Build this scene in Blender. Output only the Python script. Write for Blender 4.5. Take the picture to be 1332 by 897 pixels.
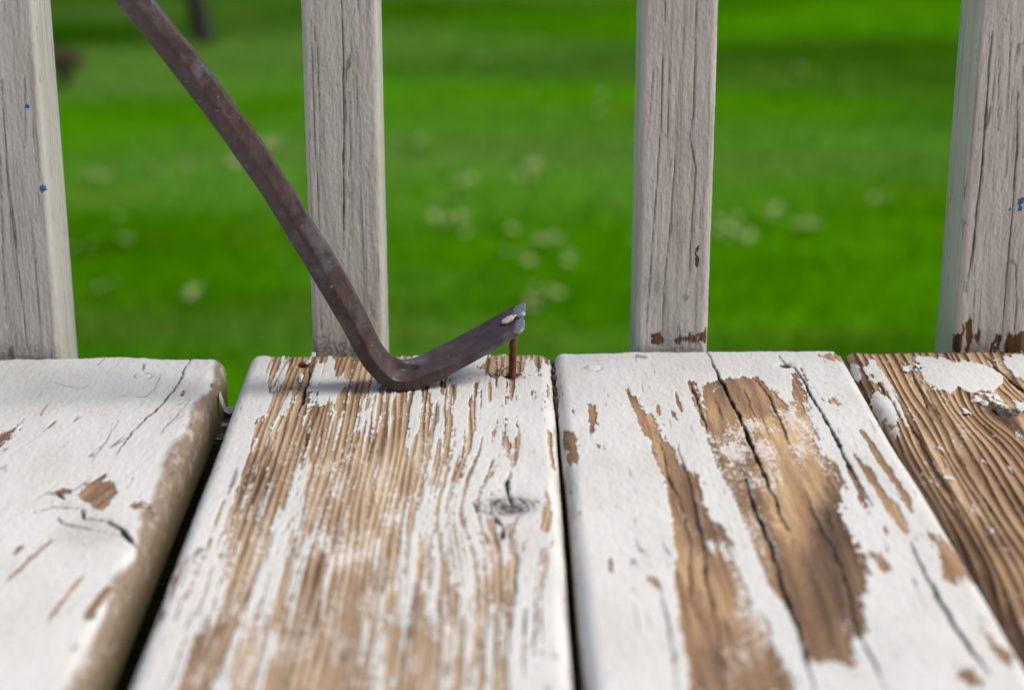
import bpy, math, random
import numpy as np
from mathutils import Vector

for o in list(bpy.data.objects):
    bpy.data.objects.remove(o, do_unlink=True)
SC = bpy.context.scene
COL = SC.collection
R = math.radians

# ------------------------------------------------------------------ camera
PW, PH, FPX = 1332.0, 897.0, 2363.0            # photograph size and focal length in its pixels
CAM_H, CAM_D, PITCH, YAW = .2622, .80, R(17.83), R(.63)
cam = bpy.data.cameras.new('camera')
camo = bpy.data.objects.new('camera', cam)
COL.objects.link(camo)
camo.location = (0, -CAM_D, CAM_H)
camo.rotation_euler = (math.pi / 2 - PITCH, 0, -YAW)
cam.sensor_width = 36
cam.lens = 36 * FPX / PW
cam.clip_start = .01
cam.clip_end = 3000
cam.dof.use_dof = True
cam.dof.focus_distance = .795
cam.dof.aperture_fstop = 6.8
SC.camera = camo

# ------------------------------------------------------------------ sky, sun, exposure
SUN_EL, SUN_AZ = R(50), R(98)                  # azimuth measured from +Y (over the lawn) towards +X
w = bpy.data.worlds.new('World')
SC.world = w
w.use_nodes = True
nt = w.node_tree
sky = nt.nodes.new('ShaderNodeTexSky')
sky.sky_type = 'NISHITA'
sky.sun_disc = False
sky.sun_elevation = SUN_EL
sky.sun_rotation = SUN_AZ
sky.air_density = 1.0
sky.dust_density = 4.0
sky.ozone_density = 1.0
nt.links.new(sky.outputs[0], nt.nodes['Background'].inputs[0])
nt.nodes['Background'].inputs[1].default_value = .12
sl = bpy.data.lights.new('sun', 'SUN')
sl.energy = 2.5
sl.angle = R(28)
sl.color = (1, .95, .88)
so = bpy.data.objects.new('sun', sl)
COL.objects.link(so)
sd = Vector((math.sin(SUN_AZ) * math.cos(SUN_EL), math.cos(SUN_AZ) * math.cos(SUN_EL), math.sin(SUN_EL)))
so.rotation_euler = sd.to_track_quat('Z', 'Y').to_euler()
SC.view_settings.view_transform = 'Standard'
SC.view_settings.look = 'None'
SC.view_settings.exposure = 0.02
SC.view_settings.gamma = 1.0
SC.render.engine = 'CYCLES'
SC.cycles.max_bounces = 6
SC.cycles.use_denoising = True

# ------------------------------------------------------------------ pixel -> place
C0 = np.array([0, -CAM_D, CAM_H])
FW = np.array([math.sin(YAW) * math.cos(PITCH), math.cos(YAW) * math.cos(PITCH), -math.sin(PITCH)])
RT = np.array([math.cos(YAW), -math.sin(YAW), 0])
UP = np.cross(RT, FW)
def ray(u, v): return FW + RT * ((u - PW / 2) / FPX) - UP * ((v - PH / 2) / FPX)
def onz(u, v, z=0.):
    d = ray(u, v); return C0 + d * (z - C0[2]) / d[2]
def ony(u, v, y=0.):
    d = ray(u, v); return C0 + d * (y - C0[1]) / d[1]

# ------------------------------------------------------------------ noise
_tab = np.random.RandomState(7).rand(512, 512)
def vn(x, y, s=0):
    x = x + 17.31 * s; y = y + 41.77 * s
    xi = np.floor(x).astype(int); yi = np.floor(y).astype(int)
    fx = x - xi; fy = y - yi
    fx = fx * fx * fx * (fx * (fx * 6 - 15) + 10); fy = fy * fy * fy * (fy * (fy * 6 - 15) + 10)
    a = _tab[xi & 511, yi & 511]; b = _tab[(xi + 1) & 511, yi & 511]
    c = _tab[xi & 511, (yi + 1) & 511]; d = _tab[(xi + 1) & 511, (yi + 1) & 511]
    return (a + (b - a) * fx) * (1 - fy) + (c + (d - c) * fx) * fy - .5
def fbm(x, y, s=0, o=4, g=.55):
    t = np.zeros(np.broadcast(x, y).shape); a = 1.
    for k in range(o):
        t = t + a * vn(x * 2 ** k, y * 2 ** k, s + k * 3.1); a *= g
    return t * 1.5
def sstep(a, b, x):
    t = np.clip((x - a) / (b - a), 0, 1); return t * t * (3 - 2 * t)
YS = .36                                         # wear runs along the grain: distances along it count less
def poly_sd(x, y, P):
    P = np.array(P, float); Q = np.roll(P, -1, 0)
    d = np.full(x.shape, 1e9); ins = np.zeros(x.shape, bool)
    for (ax, ay), (bx, by) in zip(P, Q):
        ex, ey = bx - ax, (by - ay) * YS
        px, py = x - ax, (y - ay) * YS
        t = np.clip((px * ex + py * ey) / (ex * ex + ey * ey + 1e-9), 0, 1)
        d = np.minimum(d, np.hypot(px - ex * t, py - ey * t))
        if ay != by:
            ins ^= ((ay > y) != (by > y)) & (x < (bx - ax) * (y - ay) / (by - ay) + ax)
    return np.where(ins, -d, d)
def line_d(x, y, P):
    """distance to a polyline and the fraction along it"""
    P = np.array(P, float); seg = np.hypot(*(P[1:] - P[:-1]).T); L = seg.sum(); acc = 0
    d = np.full(x.shape, 1e9); f = np.zeros(x.shape)
    for i in range(len(P) - 1):
        e = P[i + 1] - P[i]; px = x - P[i, 0]; py = y - P[i, 1]
        t = np.clip((px * e[0] + py * e[1]) / (e @ e + 1e-9), 0, 1)
        dd = np.hypot(px - e[0] * t, py - e[1] * t)
        m = dd < d
        d = np.where(m, dd, d); f = np.where(m, (acc + t * seg[i]) / L, f); acc += seg[i]
    return d, f

# ------------------------------------------------------------------ object helpers
def link(name, me, mat=None, parent=None):
    o = bpy.data.objects.new(name, me)
    COL.objects.link(o)
    if mat: me.materials.append(mat)
    if parent: o.parent = parent
    return o
def empty(name, label, cat, loc=(0, 0, 0), group=None):
    o = bpy.data.objects.new(name, None); COL.objects.link(o); o.location = loc
    return tag(o, label, cat, group)
def tag(o, label=None, cat=None, group=None, kind=None):
    for k, v in (('label', label), ('category', cat), ('group', group), ('kind', kind)):
        if v: o[k] = v
    return o
def mesh(name, V, F, smooth=True, sharp=None):
    me = bpy.data.meshes.new(name)
    me.from_pydata([tuple(v) for v in V], [], F); me.update()
    if smooth:
        me.shade_smooth()
        if sharp: me.set_sharp_from_angle(angle=R(sharp))
    return me
def grid_mesh(name, P, close_u=True, attrs=None, caps=True):
    """P: rows x cols x 3; columns wrap round when close_u; end rows capped"""
    nr, nc = P.shape[:2]
    idx = np.arange(nr * nc).reshape(nr, nc)
    a = idx[:-1]; b = idx[1:]
    if close_u:
        q = np.stack([a, np.roll(a, -1, 1), np.roll(b, -1, 1), b], -1).reshape(-1, 4)
    else:
        q = np.stack([a[:, :-1], a[:, 1:], b[:, 1:], b[:, :-1]], -1).reshape(-1, 4)
    loops = q.ravel(); starts = np.arange(len(q)) * 4; tot = len(q)
    if caps:
        loops = np.concatenate([loops, idx[0][::-1], idx[-1]])
        starts = np.concatenate([starts, [tot * 4, tot * 4 + nc]]); tot += 2
    me = bpy.data.meshes.new(name)
    me.vertices.add(nr * nc); me.vertices.foreach_set('co', P.astype(np.float32).ravel())
    me.loops.add(len(loops)); me.loops.foreach_set('vertex_index', loops.astype(np.int32))
    me.polygons.add(tot); me.polygons.foreach_set('loop_start', starts.astype(np.int32))
    me.update(calc_edges=True); me.validate()
    me.shade_smooth()
    for k, v in (attrs or {}).items():
        at = me.attributes.new(k, 'FLOAT', 'POINT')
        at.data.foreach_set('value', np.broadcast_to(v, (nr, nc)).astype(np.float32).ravel())
    return me

# ------------------------------------------------------------------ material helpers
class NT:
    def __init__(s, name):
        s.m = bpy.data.materials.new(name); s.m.use_nodes = True
        s.t = s.m.node_tree; s.b = s.t.nodes['Principled BSDF']
    def n(s, kind, **kw):
        x = s.t.nodes.new(kind)
        for k, v in kw.items(): setattr(x, k, v)
        return x
    def put(s, sock, v):
        if isinstance(v, bpy.types.NodeSocket): s.t.links.new(v, sock)
        else: sock.default_value = v
    def math(s, op, a, b=0., clamp=False):
        x = s.n('ShaderNodeMath', operation=op, use_clamp=clamp); s.put(x.inputs[0], a); s.put(x.inputs[1], b); return x.outputs[0]
    def attr(s, k): return s.n('ShaderNodeAttribute', attribute_name=k).outputs['Fac']
    def noise(s, scale, detail=3., rough=.55, sc=1., dist=0.):
        tc = s.n('ShaderNodeTexCoord'); mp = s.n('ShaderNodeMapping'); mp.inputs['Scale'].default_value = scale
        s.t.links.new(tc.outputs['Object'], mp.inputs['Vector'])
        x = s.n('ShaderNodeTexNoise'); s.t.links.new(mp.outputs[0], x.inputs['Vector'])
        x.inputs['Scale'].default_value = sc; x.inputs['Detail'].default_value = detail
        x.inputs['Roughness'].default_value = rough; x.inputs['Distortion'].default_value = dist
        return x.outputs['Fac']
    def mr(s, v, a, b, c=0., d=1.):
        x = s.n('ShaderNodeMapRange'); s.put(x.inputs[0], v)
        for i, q in enumerate((a, b, c, d)): x.inputs[i + 1].default_value = q
        return x.outputs[0]
    def mix(s, f, a, b):
        x = s.n('ShaderNodeMix', data_type='RGBA'); s.put(x.inputs[0], f)
        for i, q in ((6, a), (7, b)):
            s.put(x.inputs[i], q if isinstance(q, bpy.types.NodeSocket) else (*q, 1.))
        return x.outputs[2]
    def ramp(s, v, stops):
        x = s.n('ShaderNodeValToRGB'); s.put(x.inputs[0], v); e = x.color_ramp.elements
        while len(e) < len(stops): e.new(.5)
        for q, (p, c) in zip(e, stops): q.position = p; q.color = (*c, 1)
        return x.outputs[0]
    def bump(s, h, strength=1., dist=1.):
        x = s.n('ShaderNodeBump'); x.inputs['Strength'].default_value = strength; x.inputs['Distance'].default_value = dist
        s.put(x.inputs['Height'], h); s.t.links.new(x.outputs[0], s.b.inputs['Normal'])
    def out(s, col, rough=.6, metal=0., spec=.5):
        s.put(s.b.inputs['Base Color'], col if isinstance(col, bpy.types.NodeSocket) else (*col, 1.))
        s.put(s.b.inputs['Roughness'], rough); s.put(s.b.inputs['Metallic'], metal); s.put(s.b.inputs['Specular IOR Level'], spec)
        return s.m

def painted_wood(name, along, paint=(.755, .76, .75), paint2=(.66, .655, .64), stops=None, stip=.00009, streak=.12):
    """old paint over bare weathered wood; 'along' is the grain axis"""
    s = NT(name)
    def sc(a, b): return tuple(b if i == along else a for i in range(3))
    pa, gr, cr, rs, di = (s.attr(k) for k in ('paint', 'grain', 'crack', 'resid', 'dirt'))
    n1 = s.noise(sc(1500, 420), 3)
    lv = s.math('ADD', pa, s.math('MULTIPLY', s.math('SUBTRACT', n1, .5), 1.5))
    pm = s.mr(lv, -.10, .10)
    n2 = s.noise(sc(1300, 45), 4, .6)
    n3 = s.noise(sc(260, 14), 3, .6)
    tone = s.math('ADD', gr, s.math('ADD', s.math('MULTIPLY', s.math('SUBTRACT', n2, .5), .55), s.math('MULTIPLY', s.math('SUBTRACT', n3, .5), .45)))
    wood = s.ramp(tone, stops or [(.0, (.085, .045, .024)), (.3, (.22, .122, .064)), (.55, (.40, .235, .125)), (.8, (.55, .37, .21)), (1., (.68, .51, .33))])
    n4 = s.noise(sc(800, 300), 8, .70, dist=.5)
    n8 = s.noise(sc(90, 30), 3, .6)
    rm = s.mr(s.math('ADD', rs, s.math('ADD', s.math('MULTIPLY', s.math('SUBTRACT', n4, .5), 2.4), s.math('MULTIPLY', s.math('SUBTRACT', n8, .5), 1.6))), .44, .60)
    wood = s.mix(s.math('MULTIPLY', rm, .85), wood, (.74, .71, .67))
    n9 = s.noise(sc(700, 16), 5, .68, dist=.2)
    wm = s.mr(s.math('ADD', s.attr('wash'), s.math('ADD', s.math('MULTIPLY', s.math('SUBTRACT', n9, .5), 1.7), s.math('MULTIPLY', s.math('SUBTRACT', n8, .5), 1.0))), .25, .95)
    wood = s.mix(s.math('MULTIPLY', wm, .8), wood, (.72, .69, .65))
    n5 = s.noise(sc(35, 18), 5, .6)
    pc = s.mix(s.mr(n5, .42, .72), paint, paint2)
    pc = s.mix(s.mr(s.noise(sc(620, 11), 5, .68), .50, .74, 0, streak), pc, (.22, .20, .18))
    n6 = s.noise(sc(420, 160), 2)
    pc = s.mix(s.mr(n6, .70, .76, 0, .55), pc, (.34, .28, .23))
    col = s.mix(pm, wood, pc)
    col = s.mix(s.math('MULTIPLY', di, s.mr(s.noise((700, 700, 700), 3), .3, .65), True), col, (.10, .095, .09))
    gm = s.math('MULTIPLY', s.attr('grime_shade'), s.mr(s.noise((160, 90, 160), 4, .65), .12, .48), True)
    col = s.mix(gm, col, (.25, .185, .125))  # one colour for real grime and the painted shade of the sides
    col = s.mix(cr, col, (.022, .016, .012))
    col = s.mix(s.math('GREATER_THAN', s.attr('spot'), .5), col, (.03, .16, .36))
    n7 = s.noise(sc(800, 420), 4, .62)
    h = s.math('ADD', s.math('MULTIPLY', pm, .00042), s.math('MULTIPLY', s.math('MULTIPLY', n7, pm), stip))
    h = s.math('ADD', h, s.math('MULTIPLY', s.math('MULTIPLY', n2, s.math('SUBTRACT', 1., pm)), .00018))
    s.bump(h)
    return s.out(col, s.mr(pm, 0, 1, .85, .5), 0, .35)

# ------------------------------------------------------------------ lawn, tree, shrub
GZ = -1.8                                        # the deck stands this far above the grass
def lawn_material():
    s = NT('lawn')
    big = s.noise((.16, .42, 1), 3, .55, dist=.4)
    mid = s.noise((.5, 1.1, 1), 3, .55)
    fine = s.noise((14, 14, 14), 4, .7)
    c = s.mix(s.mr(big, .40, .60), (.034, .115, .0006), (.085, .30, .0008))
    c = s.mix(s.mr(mid, .55, .74, 0, .5), c, (.11, .24, .006))
    c = s.mix(s.mr(s.noise((.8, 1.5, 1), 4, .62), .55, .72, 0, .6), c, (.16, .175, .02))
    c = s.mix(s.mr(s.noise((.13, .33, 1), 3, .5), .47, .66, 0, .7), c, (.16, .255, .075))  # pale regions: grass sheen and sunlit areas painted into the colour
    c = s.mix(s.mr(fine, .35, .7, 0, .5), c, (.022, .085, .0006))
    s.bump(fine, .5, .03)
    return s.out(c, 1., 0, 0.)
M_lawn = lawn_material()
xs = np.unique(np.concatenate([np.linspace(-300, -20, 12), np.linspace(-20, 20, 60), np.linspace(20, 300, 12)]))
ys = np.unique(np.concatenate([np.linspace(-300, -5, 10), np.linspace(-5, 32, 56), np.linspace(32, 600, 14)]))
gx, gy = np.meshgrid(xs, ys)
gz = GZ + .10 * fbm(gx / 7, gy / 7, 3, 2) * sstep(1.5, 5, np.hypot(gx, gy)) 
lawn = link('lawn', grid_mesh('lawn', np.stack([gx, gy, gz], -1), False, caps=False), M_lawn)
tag(lawn, 'mown green lawn with dry patches and painted pale sheen below the deck', 'lawn', kind='structure')
def ground(x, y): return GZ + float(.10 * fbm(np.array([x / 7.]), np.array([y / 7.]), 3, 2)[0] * sstep(1.5, 5, math.hypot(x, y)))

rng = np.random.RandomState(3)
def blades(name, n, mat, hmin, hmax, wd, pos):
    x, y = pos(n)
    z = GZ + .10 * fbm(x / 7, y / 7, 3, 2) * sstep(1.5, 5, np.hypot(x, y))
    a = rng.rand(n) * 6.283; h = hmin + rng.rand(n) * (hmax - hmin); l = rng.rand(n) * .7; b = rng.rand(n) * 6.283
    ca, sa = np.cos(a) * wd, np.sin(a) * wd
    V = np.stack([np.stack([x - ca, y - sa, z - .004], -1), np.stack([x + ca, y + sa, z - .004], -1),
                  np.stack([x + np.cos(b) * l * h, y + np.sin(b) * l * h, z + h], -1)], 1).reshape(-1, 3)
    me = bpy.data.meshes.new(name)
    me.vertices.add(3 * n); me.vertices.foreach_set('co', V.astype(np.float32).ravel())
    me.loops.add(3 * n); me.loops.foreach_set('vertex_index', np.arange(3 * n, dtype=np.int32))
    me.polygons.add(n); me.polygons.foreach_set('loop_start', np.arange(n, dtype=np.int32) * 3)
    me.update(calc_edges=True)
    return link(name, me, mat)
def wedge(n):
    y = 3.2 + (rng.rand(n) ** .8) * 17; x = (rng.rand(n) * 2 - 1) * (.9 + .36 * (y + .8)); return x, y
s = NT('grass_blades')
c = s.mix(s.mr(s.noise((.16, .42, 1), 3, .55, dist=.4), .40, .60), (.036, .135, .0006), (.095, .33, .0010))
c = s.mix(s.mr(s.noise((.13, .33, 1), 3, .5), .47, .66, 0, .65), c, (.16, .255, .075))  # the lawn's painted pale sheen carried onto the blades
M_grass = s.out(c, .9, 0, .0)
tr = s.n('ShaderNodeBsdfTranslucent'); s.put(tr.inputs[0], s.mix(.5, c, (.10, .34, .001)))
mx = s.n('ShaderNodeMixShader'); mx.inputs[0].default_value = .45
s.t.links.new(s.b.outputs[0], mx.inputs[1]); s.t.links.new(tr.outputs[0], mx.inputs[2])
s.t.links.new(mx.outputs[0], s.t.nodes['Material Output'].inputs[0])
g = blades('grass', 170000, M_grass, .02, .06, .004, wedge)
tag(g, 'short green grass blades covering the lawn', 'grass', kind='stuff')
# pale fallen leaves and petals in the grass
def leaf_pos(n):
    cl = [(onz(u, v, GZ)[:2], r) for u, v, r in ((610, 322, .10), (660, 332, .07), (700, 350, .10), (720, 355, .12), (590, 315, .06), (795, 285, .05), (700, 420, .05),
          (945, 325, .12), (1035, 330, .09), (960, 300, .15), (925, 330, .1), (776, 158, .22), (580, 200, .2), (530, 195, .2), (690, 150, .25), (755, 67, .35), (1048, 115, .2), (120, 340, .5), (260, 350, .5), (200, 190, .9), (700, 30, 1.5), (560, 60, 1.2))]
    for k in range(26):
        v_ = 90 + 340 * rng.rand(); cl.append((onz(100 + 1130 * rng.rand(), v_, GZ)[:2], .03))
    i = rng.randint(0, len(cl), n)
    p = np.array([cl[k][0] + rng.randn(2) * cl[k][1] * np.array([1, 1.1]) for k in i])
    return p[:, 0], p[:, 1]
s = NT('dry_leaves')
M_dry = s.out(s.mix(s.noise((9, 9, 9), 2), (.40, .39, .17), (.27, .33, .11)), .7)
n = 260
x, y = leaf_pos(n)
z = GZ + .10 * fbm(x / 7, y / 7, 3, 2) * sstep(1.5, 5, np.hypot(x, y)) + .035 + .02 * rng.rand(n)
a = rng.rand(n) * 6.283; l = .018 + .026 * rng.rand(n); tl = rng.randn(n, 2) * .25
V = []
for (p_, q_) in ((-1, 0), (-.2, .5), (1, 0), (-.1, -.55)):
    dx = (np.cos(a) * p_ - np.sin(a) * q_) * l; dy = (np.sin(a) * p_ + np.cos(a) * q_) * l
    V.append(np.stack([x + dx, y + dy, z + dx * tl[:, 0] + dy * tl[:, 1]], -1))
lf = link('fallen_leaves', mesh('fallen_leaves', np.stack(V, 1).reshape(-1, 3), [(4 * i, 4 * i + 1, 4 * i + 2, 4 * i + 3) for i in range(n)], False), M_dry)
tag(lf, 'pale dry leaves scattered through the grass', 'leaves', kind='stuff')

def tube(path, rad, n=10, caps=True, flat=None):
    """ring mesh along a 3D path"""
    P = np.array(path, float); T = np.gradient(P, axis=0); T /= np.linalg.norm(T, axis=1)[:, None] + 1e-12
    ref = np.array([0, 1., 0]) if abs(T[0, 1]) < .8 else np.array([1., 0, 0])
    out = []
    for p, t, r in zip(P, T, rad):
        a = np.cross(t, ref); a /= np.linalg.norm(a); b = np.cross(t, a)
        th = np.arange(n) / n * 2 * np.pi
        out.append(p + r * (np.cos(th)[:, None] * a + np.sin(th)[:, None] * b))
    return np.array(out)
def join_grids(name, grids):
    V = []; F = []; o = 0
    for G in grids:
        nr, nc = G.shape[:2]; V.append(G.reshape(-1, 3))
        for i in range(nr - 1):
            for j in range(nc):
                k = (j + 1) % nc
                F.append((o + i * nc + j, o + i * nc + k, o + (i + 1) * nc + k, o + (i + 1) * nc + j))
        F.append(tuple(o + j for j in range(nc))[::-1]); F.append(tuple(o + (nr - 1) * nc + j for j in range(nc)))
        o += nr * nc
    return mesh(name, np.concatenate(V), F)
s = NT('bark')
bk = s.noise((30, 30, 5), 5, .65)
s.bump(bk, .8, .02)
M_bark = s.out(s.mix(s.mr(bk, .35, .65), (.008, .007, .007), (.03, .026, .023)), .9)
s = NT('leaves')
M_leaf = s.out(s.mix(s.noise((2, 2, 2), 3), (.035, .085, .012), (.075, .14, .02)), .55, 0, .3)
def leaf_cloud(name, centres, radii, n, size, mat, parent=None, seed=1):
    r = np.random.RandomState(seed)
    k = r.randint(0, len(centres), n)
    d = r.randn(n, 3); d /= np.linalg.norm(d, axis=1)[:, None]
    p = np.array(centres)[k] + d * (np.array(radii)[k] * (r.rand(n) ** .45))[:, None] * np.array([1, 1, .75])
    a = r.randn(n, 3); a /= np.linalg.norm(a, axis=1)[:, None]
    b = np.cross(a, r.randn(n, 3)); b /= np.linalg.norm(b, axis=1)[:, None]
    l = (size * (.6 + .8 * r.rand(n)))[:, None]
    V = np.stack([p - a * l, p + b * l * .45, p + a * l, p - b * l * .45], 1).reshape(-1, 3)
    me = bpy.data.meshes.new(name)
    me.vertices.add(4 * n); me.vertices.foreach_set('co', V.astype(np.float32).ravel())
    me.loops.add(4 * n); me.loops.foreach_set('vertex_index', np.arange(4 * n, dtype=np.int32))
    me.polygons.add(n); me.polygons.foreach_set('loop_start', np.arange(n, dtype=np.int32) * 4)
    me.update(calc_edges=True)
    return link(name, me, mat, parent)
tp = onz(264, 58, GZ)
tz = ground(tp[0], tp[1])
tree = empty('tree', 'dark slender tree trunk leaning on the far lawn', 'tree', (tp[0], tp[1], tz))
pth = [(.02, 0, -.1), (0, 0, .05), (-.05, 0, .35), (-.12, .01, .7), (-.17, .03, 1.2), (-.20, .05, 1.8), (-.16, .08, 2.5), (-.1, .1, 3.3), (-.08, .12, 4.3)]
G = [tube(pth, [.12, .09, .066, .06, .057, .054, .05, .042, .018], 12)]
cen = []; rad = []
r = np.random.RandomState(5)
for k in range(11):
    h = 1.75 + .22 * k; a = k * 2.4; L = 1.5 - .09 * k
    b0 = np.array([np.interp(h, [q[2] for q in pth], [q[0] for q in pth]), .05, h])
    e = b0 + np.array([math.cos(a) * L, math.sin(a) * L, .55 + .3 * r.rand()])
    m = (b0 + e) / 2 + np.array([0, 0, .12])
    G.append(tube([b0, (b0 + m) / 2 + [0, 0, .03], m, (m + e) / 2 + [0, 0, .04], e], [.035, .028, .022, .015, .006], 7))
    for q in (m, e, (m + e) / 2 + r.randn(3) * .2): cen.append(q + r.randn(3) * .15); rad.append(.38 + .25 * r.rand())
cen.append(np.array(pth[-1])); rad.append(.6)
link('trunk', join_grids('trunk', G), M_bark, tree)
leaf_cloud('crown', cen, rad, 9000, .055, M_leaf, tree, 4)
# small reddish shrub low on the lawn beside the first baluster
sp = onz(84, 112, GZ)
sz = ground(sp[0], sp[1])
shrub = empty('shrub', 'small reddish brown shrub growing in the lawn beyond the railing', 'shrub', (sp[0], sp[1], sz))
s = NT('red_leaves')
M_red = s.out(s.mix(s.noise((9, 9, 9), 2), (.11, .045, .03), (.07, .075, .03)), .6)
G = []
cen = []
for k in range(7):
    a = k * .9; e = np.array([math.cos(a) * .09, math.sin(a) * .09, .16 + .03 * (k % 3)])
    G.append(tube([(0, 0, -.03), e * .5 + [0, 0, .02], e], [.008, .006, .003], 6)); cen.append(e)
link('stem', join_grids('stem', G), M_bark, shrub)
leaf_cloud('foliage', cen + [np.array([0, 0, .12])], [.07] * 8, 700, .02, M_red, shrub, 8)

# ------------------------------------------------------------------ weathered timber, built from fields (all in millimetres)
def section(xe, half, r, t):
    a = np.abs(xe); sg = np.sign(xe)
    x = a.copy(); z = np.zeros_like(a); nx = np.zeros_like(a); nz = np.ones_like(a)
    m = a > half - r
    th = np.clip((a - (half - r)) / r, 0, np.pi / 2)
    x[m] = half - r + r * np.sin(th[m]); z[m] = -r + r * np.cos(th[m]); nx[m] = np.sin(th[m]); nz[m] = np.cos(th[m])
    m = a > half - r + r * np.pi / 2
    z[m] = -r - (a[m] - (half - r + r * np.pi / 2)); x[m] = half; nx[m] = 1; nz[m] = 0
    return x * sg, z, nx * sg, nz
def columns(half, r, t, d, ds):
    f = half - r; e = f + r * np.pi / 2; full = e + t - r
    top = np.linspace(-f, f, max(8, int(2 * f / d)))
    arc = np.linspace(f, e, max(5, int((e - f) / d)))[1:]
    sd_ = np.linspace(e, full, max(4, int((full - e) / ds)))[1:]
    side = np.concatenate([arc, sd_])
    return np.concatenate([-side[::-1], top, side])
def px_list(P, to): return [to(*p) for p in P]

def timber(x, y, sp, to):
    """x across, y along (mm), sp the traced wear of this piece, to(px,py)->(mm,mm)"""
    seed = sp.get('seed', 1)
    sl_ = sp.get('slope', 0.)
    if not np.isscalar(sl_):
        (ax, ay), (bx, by) = to(*sl_[0]), to(*sl_[1]); sl_ = (bx - ax) / (by - ay)
    g = x - sl_ * y + sp.get('warp', 2.) * fbm(x / 90, y / 160, seed + 9, 2)
    knots = [(to(u, v), rr) for u, v, rr in sp.get('knots', [])]
    for (kx, ky), rr in knots:
        q = np.exp(-(((x - kx) / (rr * 2.2)) ** 2 + ((y - ky) / (rr * 4.5)) ** 2)); g = g - (x - kx) * q * .85
    sl2 = sp.get('streak', 1.); n_st = fbm(g / 2.3, y / (40 * sl2), seed, 4); n_s2 = fbm(g / .85, y / (13 * sl2), seed + 2, 3); n_is = fbm(x / 1.4, y / 3.2, seed + 4, 4)
    # paint level: signed distance to the paint's edge
    ctl = sp.get('controls')
    if ctl:
        pts = [(*to(u, v), val) for u, v, val in ctl]; num = np.zeros(x.shape); den = np.full(x.shape, 1e-6)
        num += sp.get('base', 1.) * 1e-6
        sg = sp.get('sigma', 9.)
        for ax, ay, val in pts:
            wgt = np.exp(-(((x - ax) ** 2 + ((y - ay) * YS) ** 2) / (2 * sg * sg))) + 1e-9; num += wgt * val; den += wgt
        L = num / den
    else:
        L = np.full(x.shape, float(sp.get('base', 3.5)))
    wob = n_st * 1.1 + n_is * 1.3
    for kind, P in sp.get('paint', []):
        d = poly_sd(x + wob, y, px_list(P, to))
        if kind == 'bare': L = np.minimum(L, d * 1.0)
        elif kind == 'half': L = np.where(d < 0, np.minimum(L, .2), L)
        else: L = np.maximum(L, -d * 1.0)
    for P, wd in sp.get('streaks', []):
        d, f = line_d(x, y, px_list(P, to)); tp_ = np.clip(np.minimum(f, 1 - f) * 5, .15, 1)
        L = np.minimum(L, (d - wd * tp_) * .8)
    ew = sp.get('edge')
    if ew is not None: L = L - 3.2 * np.exp(-(np.minimum(np.abs(x - ew[0] - 1), np.abs(x - ew[1] + 1)) / 2.2) ** 2) * sstep(.12, .5, fbm(x / 30, y / 22, seed + 44, 3))
    A = sp.get('amp', (.9, .5, .5))
    L = L + A[0] * n_st + A[1] * n_s2 + A[2] * n_is
    # wood tone
    per = sp.get('period', 4.)
    ph = g / per + .9 * fbm(g / 22, y / 260, seed + 6, 2) + .55 * fbm(g / 7, y / 90, seed + 16, 2); fr = ph - np.floor(ph)
    prof = np.where(fr < .8, (fr / .8) ** 2.2, (1 - fr) / .2)
    tone = sp.get('tone', .5) + sp.get('contrast', .3) * (.4 - prof) + .25 * fbm(x / 16, y / 60, seed + 7, 2)
    for P, dv in sp.get('tones', []):
        tone = tone + dv * sstep(3, -3, poly_sd(x, y, px_list(P, to)) + n_is * 3)
    res = np.full(x.shape, float(sp.get('resid', .1)))
    for P, v in sp.get('resids', []):
        res = res + (v - res) * sstep(3, -3, poly_sd(x, y, px_list(P, to)) + n_st * 3)
    wash = np.full(x.shape, float(sp.get('wash', 0.)))
    for P, v in sp.get('washes', []):
        wash = wash + (v - wash) * sstep(5, -5, poly_sd(x, y, px_list(P, to)) + n_st * 4)
    # cracks
    cr = np.zeros(x.shape); dep = np.zeros(x.shape); dirt = np.zeros(x.shape)
    for P, wd in sp.get('cracks', []):
        d, f = line_d(x + sp.get('jit', 1.) * (1.1 * vn(x / 4, y / 9, seed + 3) + .6 * vn(x / 1.5, y / 2.5, seed + 33)), y, px_list(P, to))
        we = .72 * wd * np.clip(np.minimum(f, 1 - f) * 5, .2, 1) * (1 + 1.3 * vn(x / 6, y / 8, seed + 5) + .7 * vn(x / 2, y / 2.5, seed + 35))
        c = sstep(we * .5 + .26, we * .5 - .12, d) * min(1, .4 + wd * .6)
        cr = np.maximum(cr, c); dep = np.maximum(dep, sstep(we * .5 + .3, 0, d) * wd * 1.3)
        dirt = np.maximum(dirt, .3 * sstep(we + .9, we * .4, d))
    hl = sp.get('hair', .5)
    if hl:
        hs = sp.get('hs', 4.5); q = np.abs(vn(g / 4.2, y / (55 * hs), seed + 11)); gate = sstep(.12, .24, vn(g / 7, y / 24, seed + 12) + (hl - .5) * .3)
        h = sstep(.016, .005, q) * gate * .6
        q = np.abs(vn(g / 2.0, y / (18 * hs), seed + 13)); gate = sstep(.20, .28, vn(g / 4, y / 9, seed + 14) + (hl - .5) * .3)
        h = np.maximum(h, sstep(.014, .004, q) * gate * .45)
        cr = np.maximum(cr, h); dep = np.maximum(dep, h * .35)
    bare = sstep(.2, -.2, L)
    dz = .38 * (1 - bare) + bare * sp.get('relief', .3) * (prof - .6) * (1 + 1.2 * fbm(g / 12, y / 70, seed + 17, 2)) + .12 * n_is - dep
    dz = dz + .5 * fbm(x / 45, y / 90, seed + 8, 2)
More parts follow.
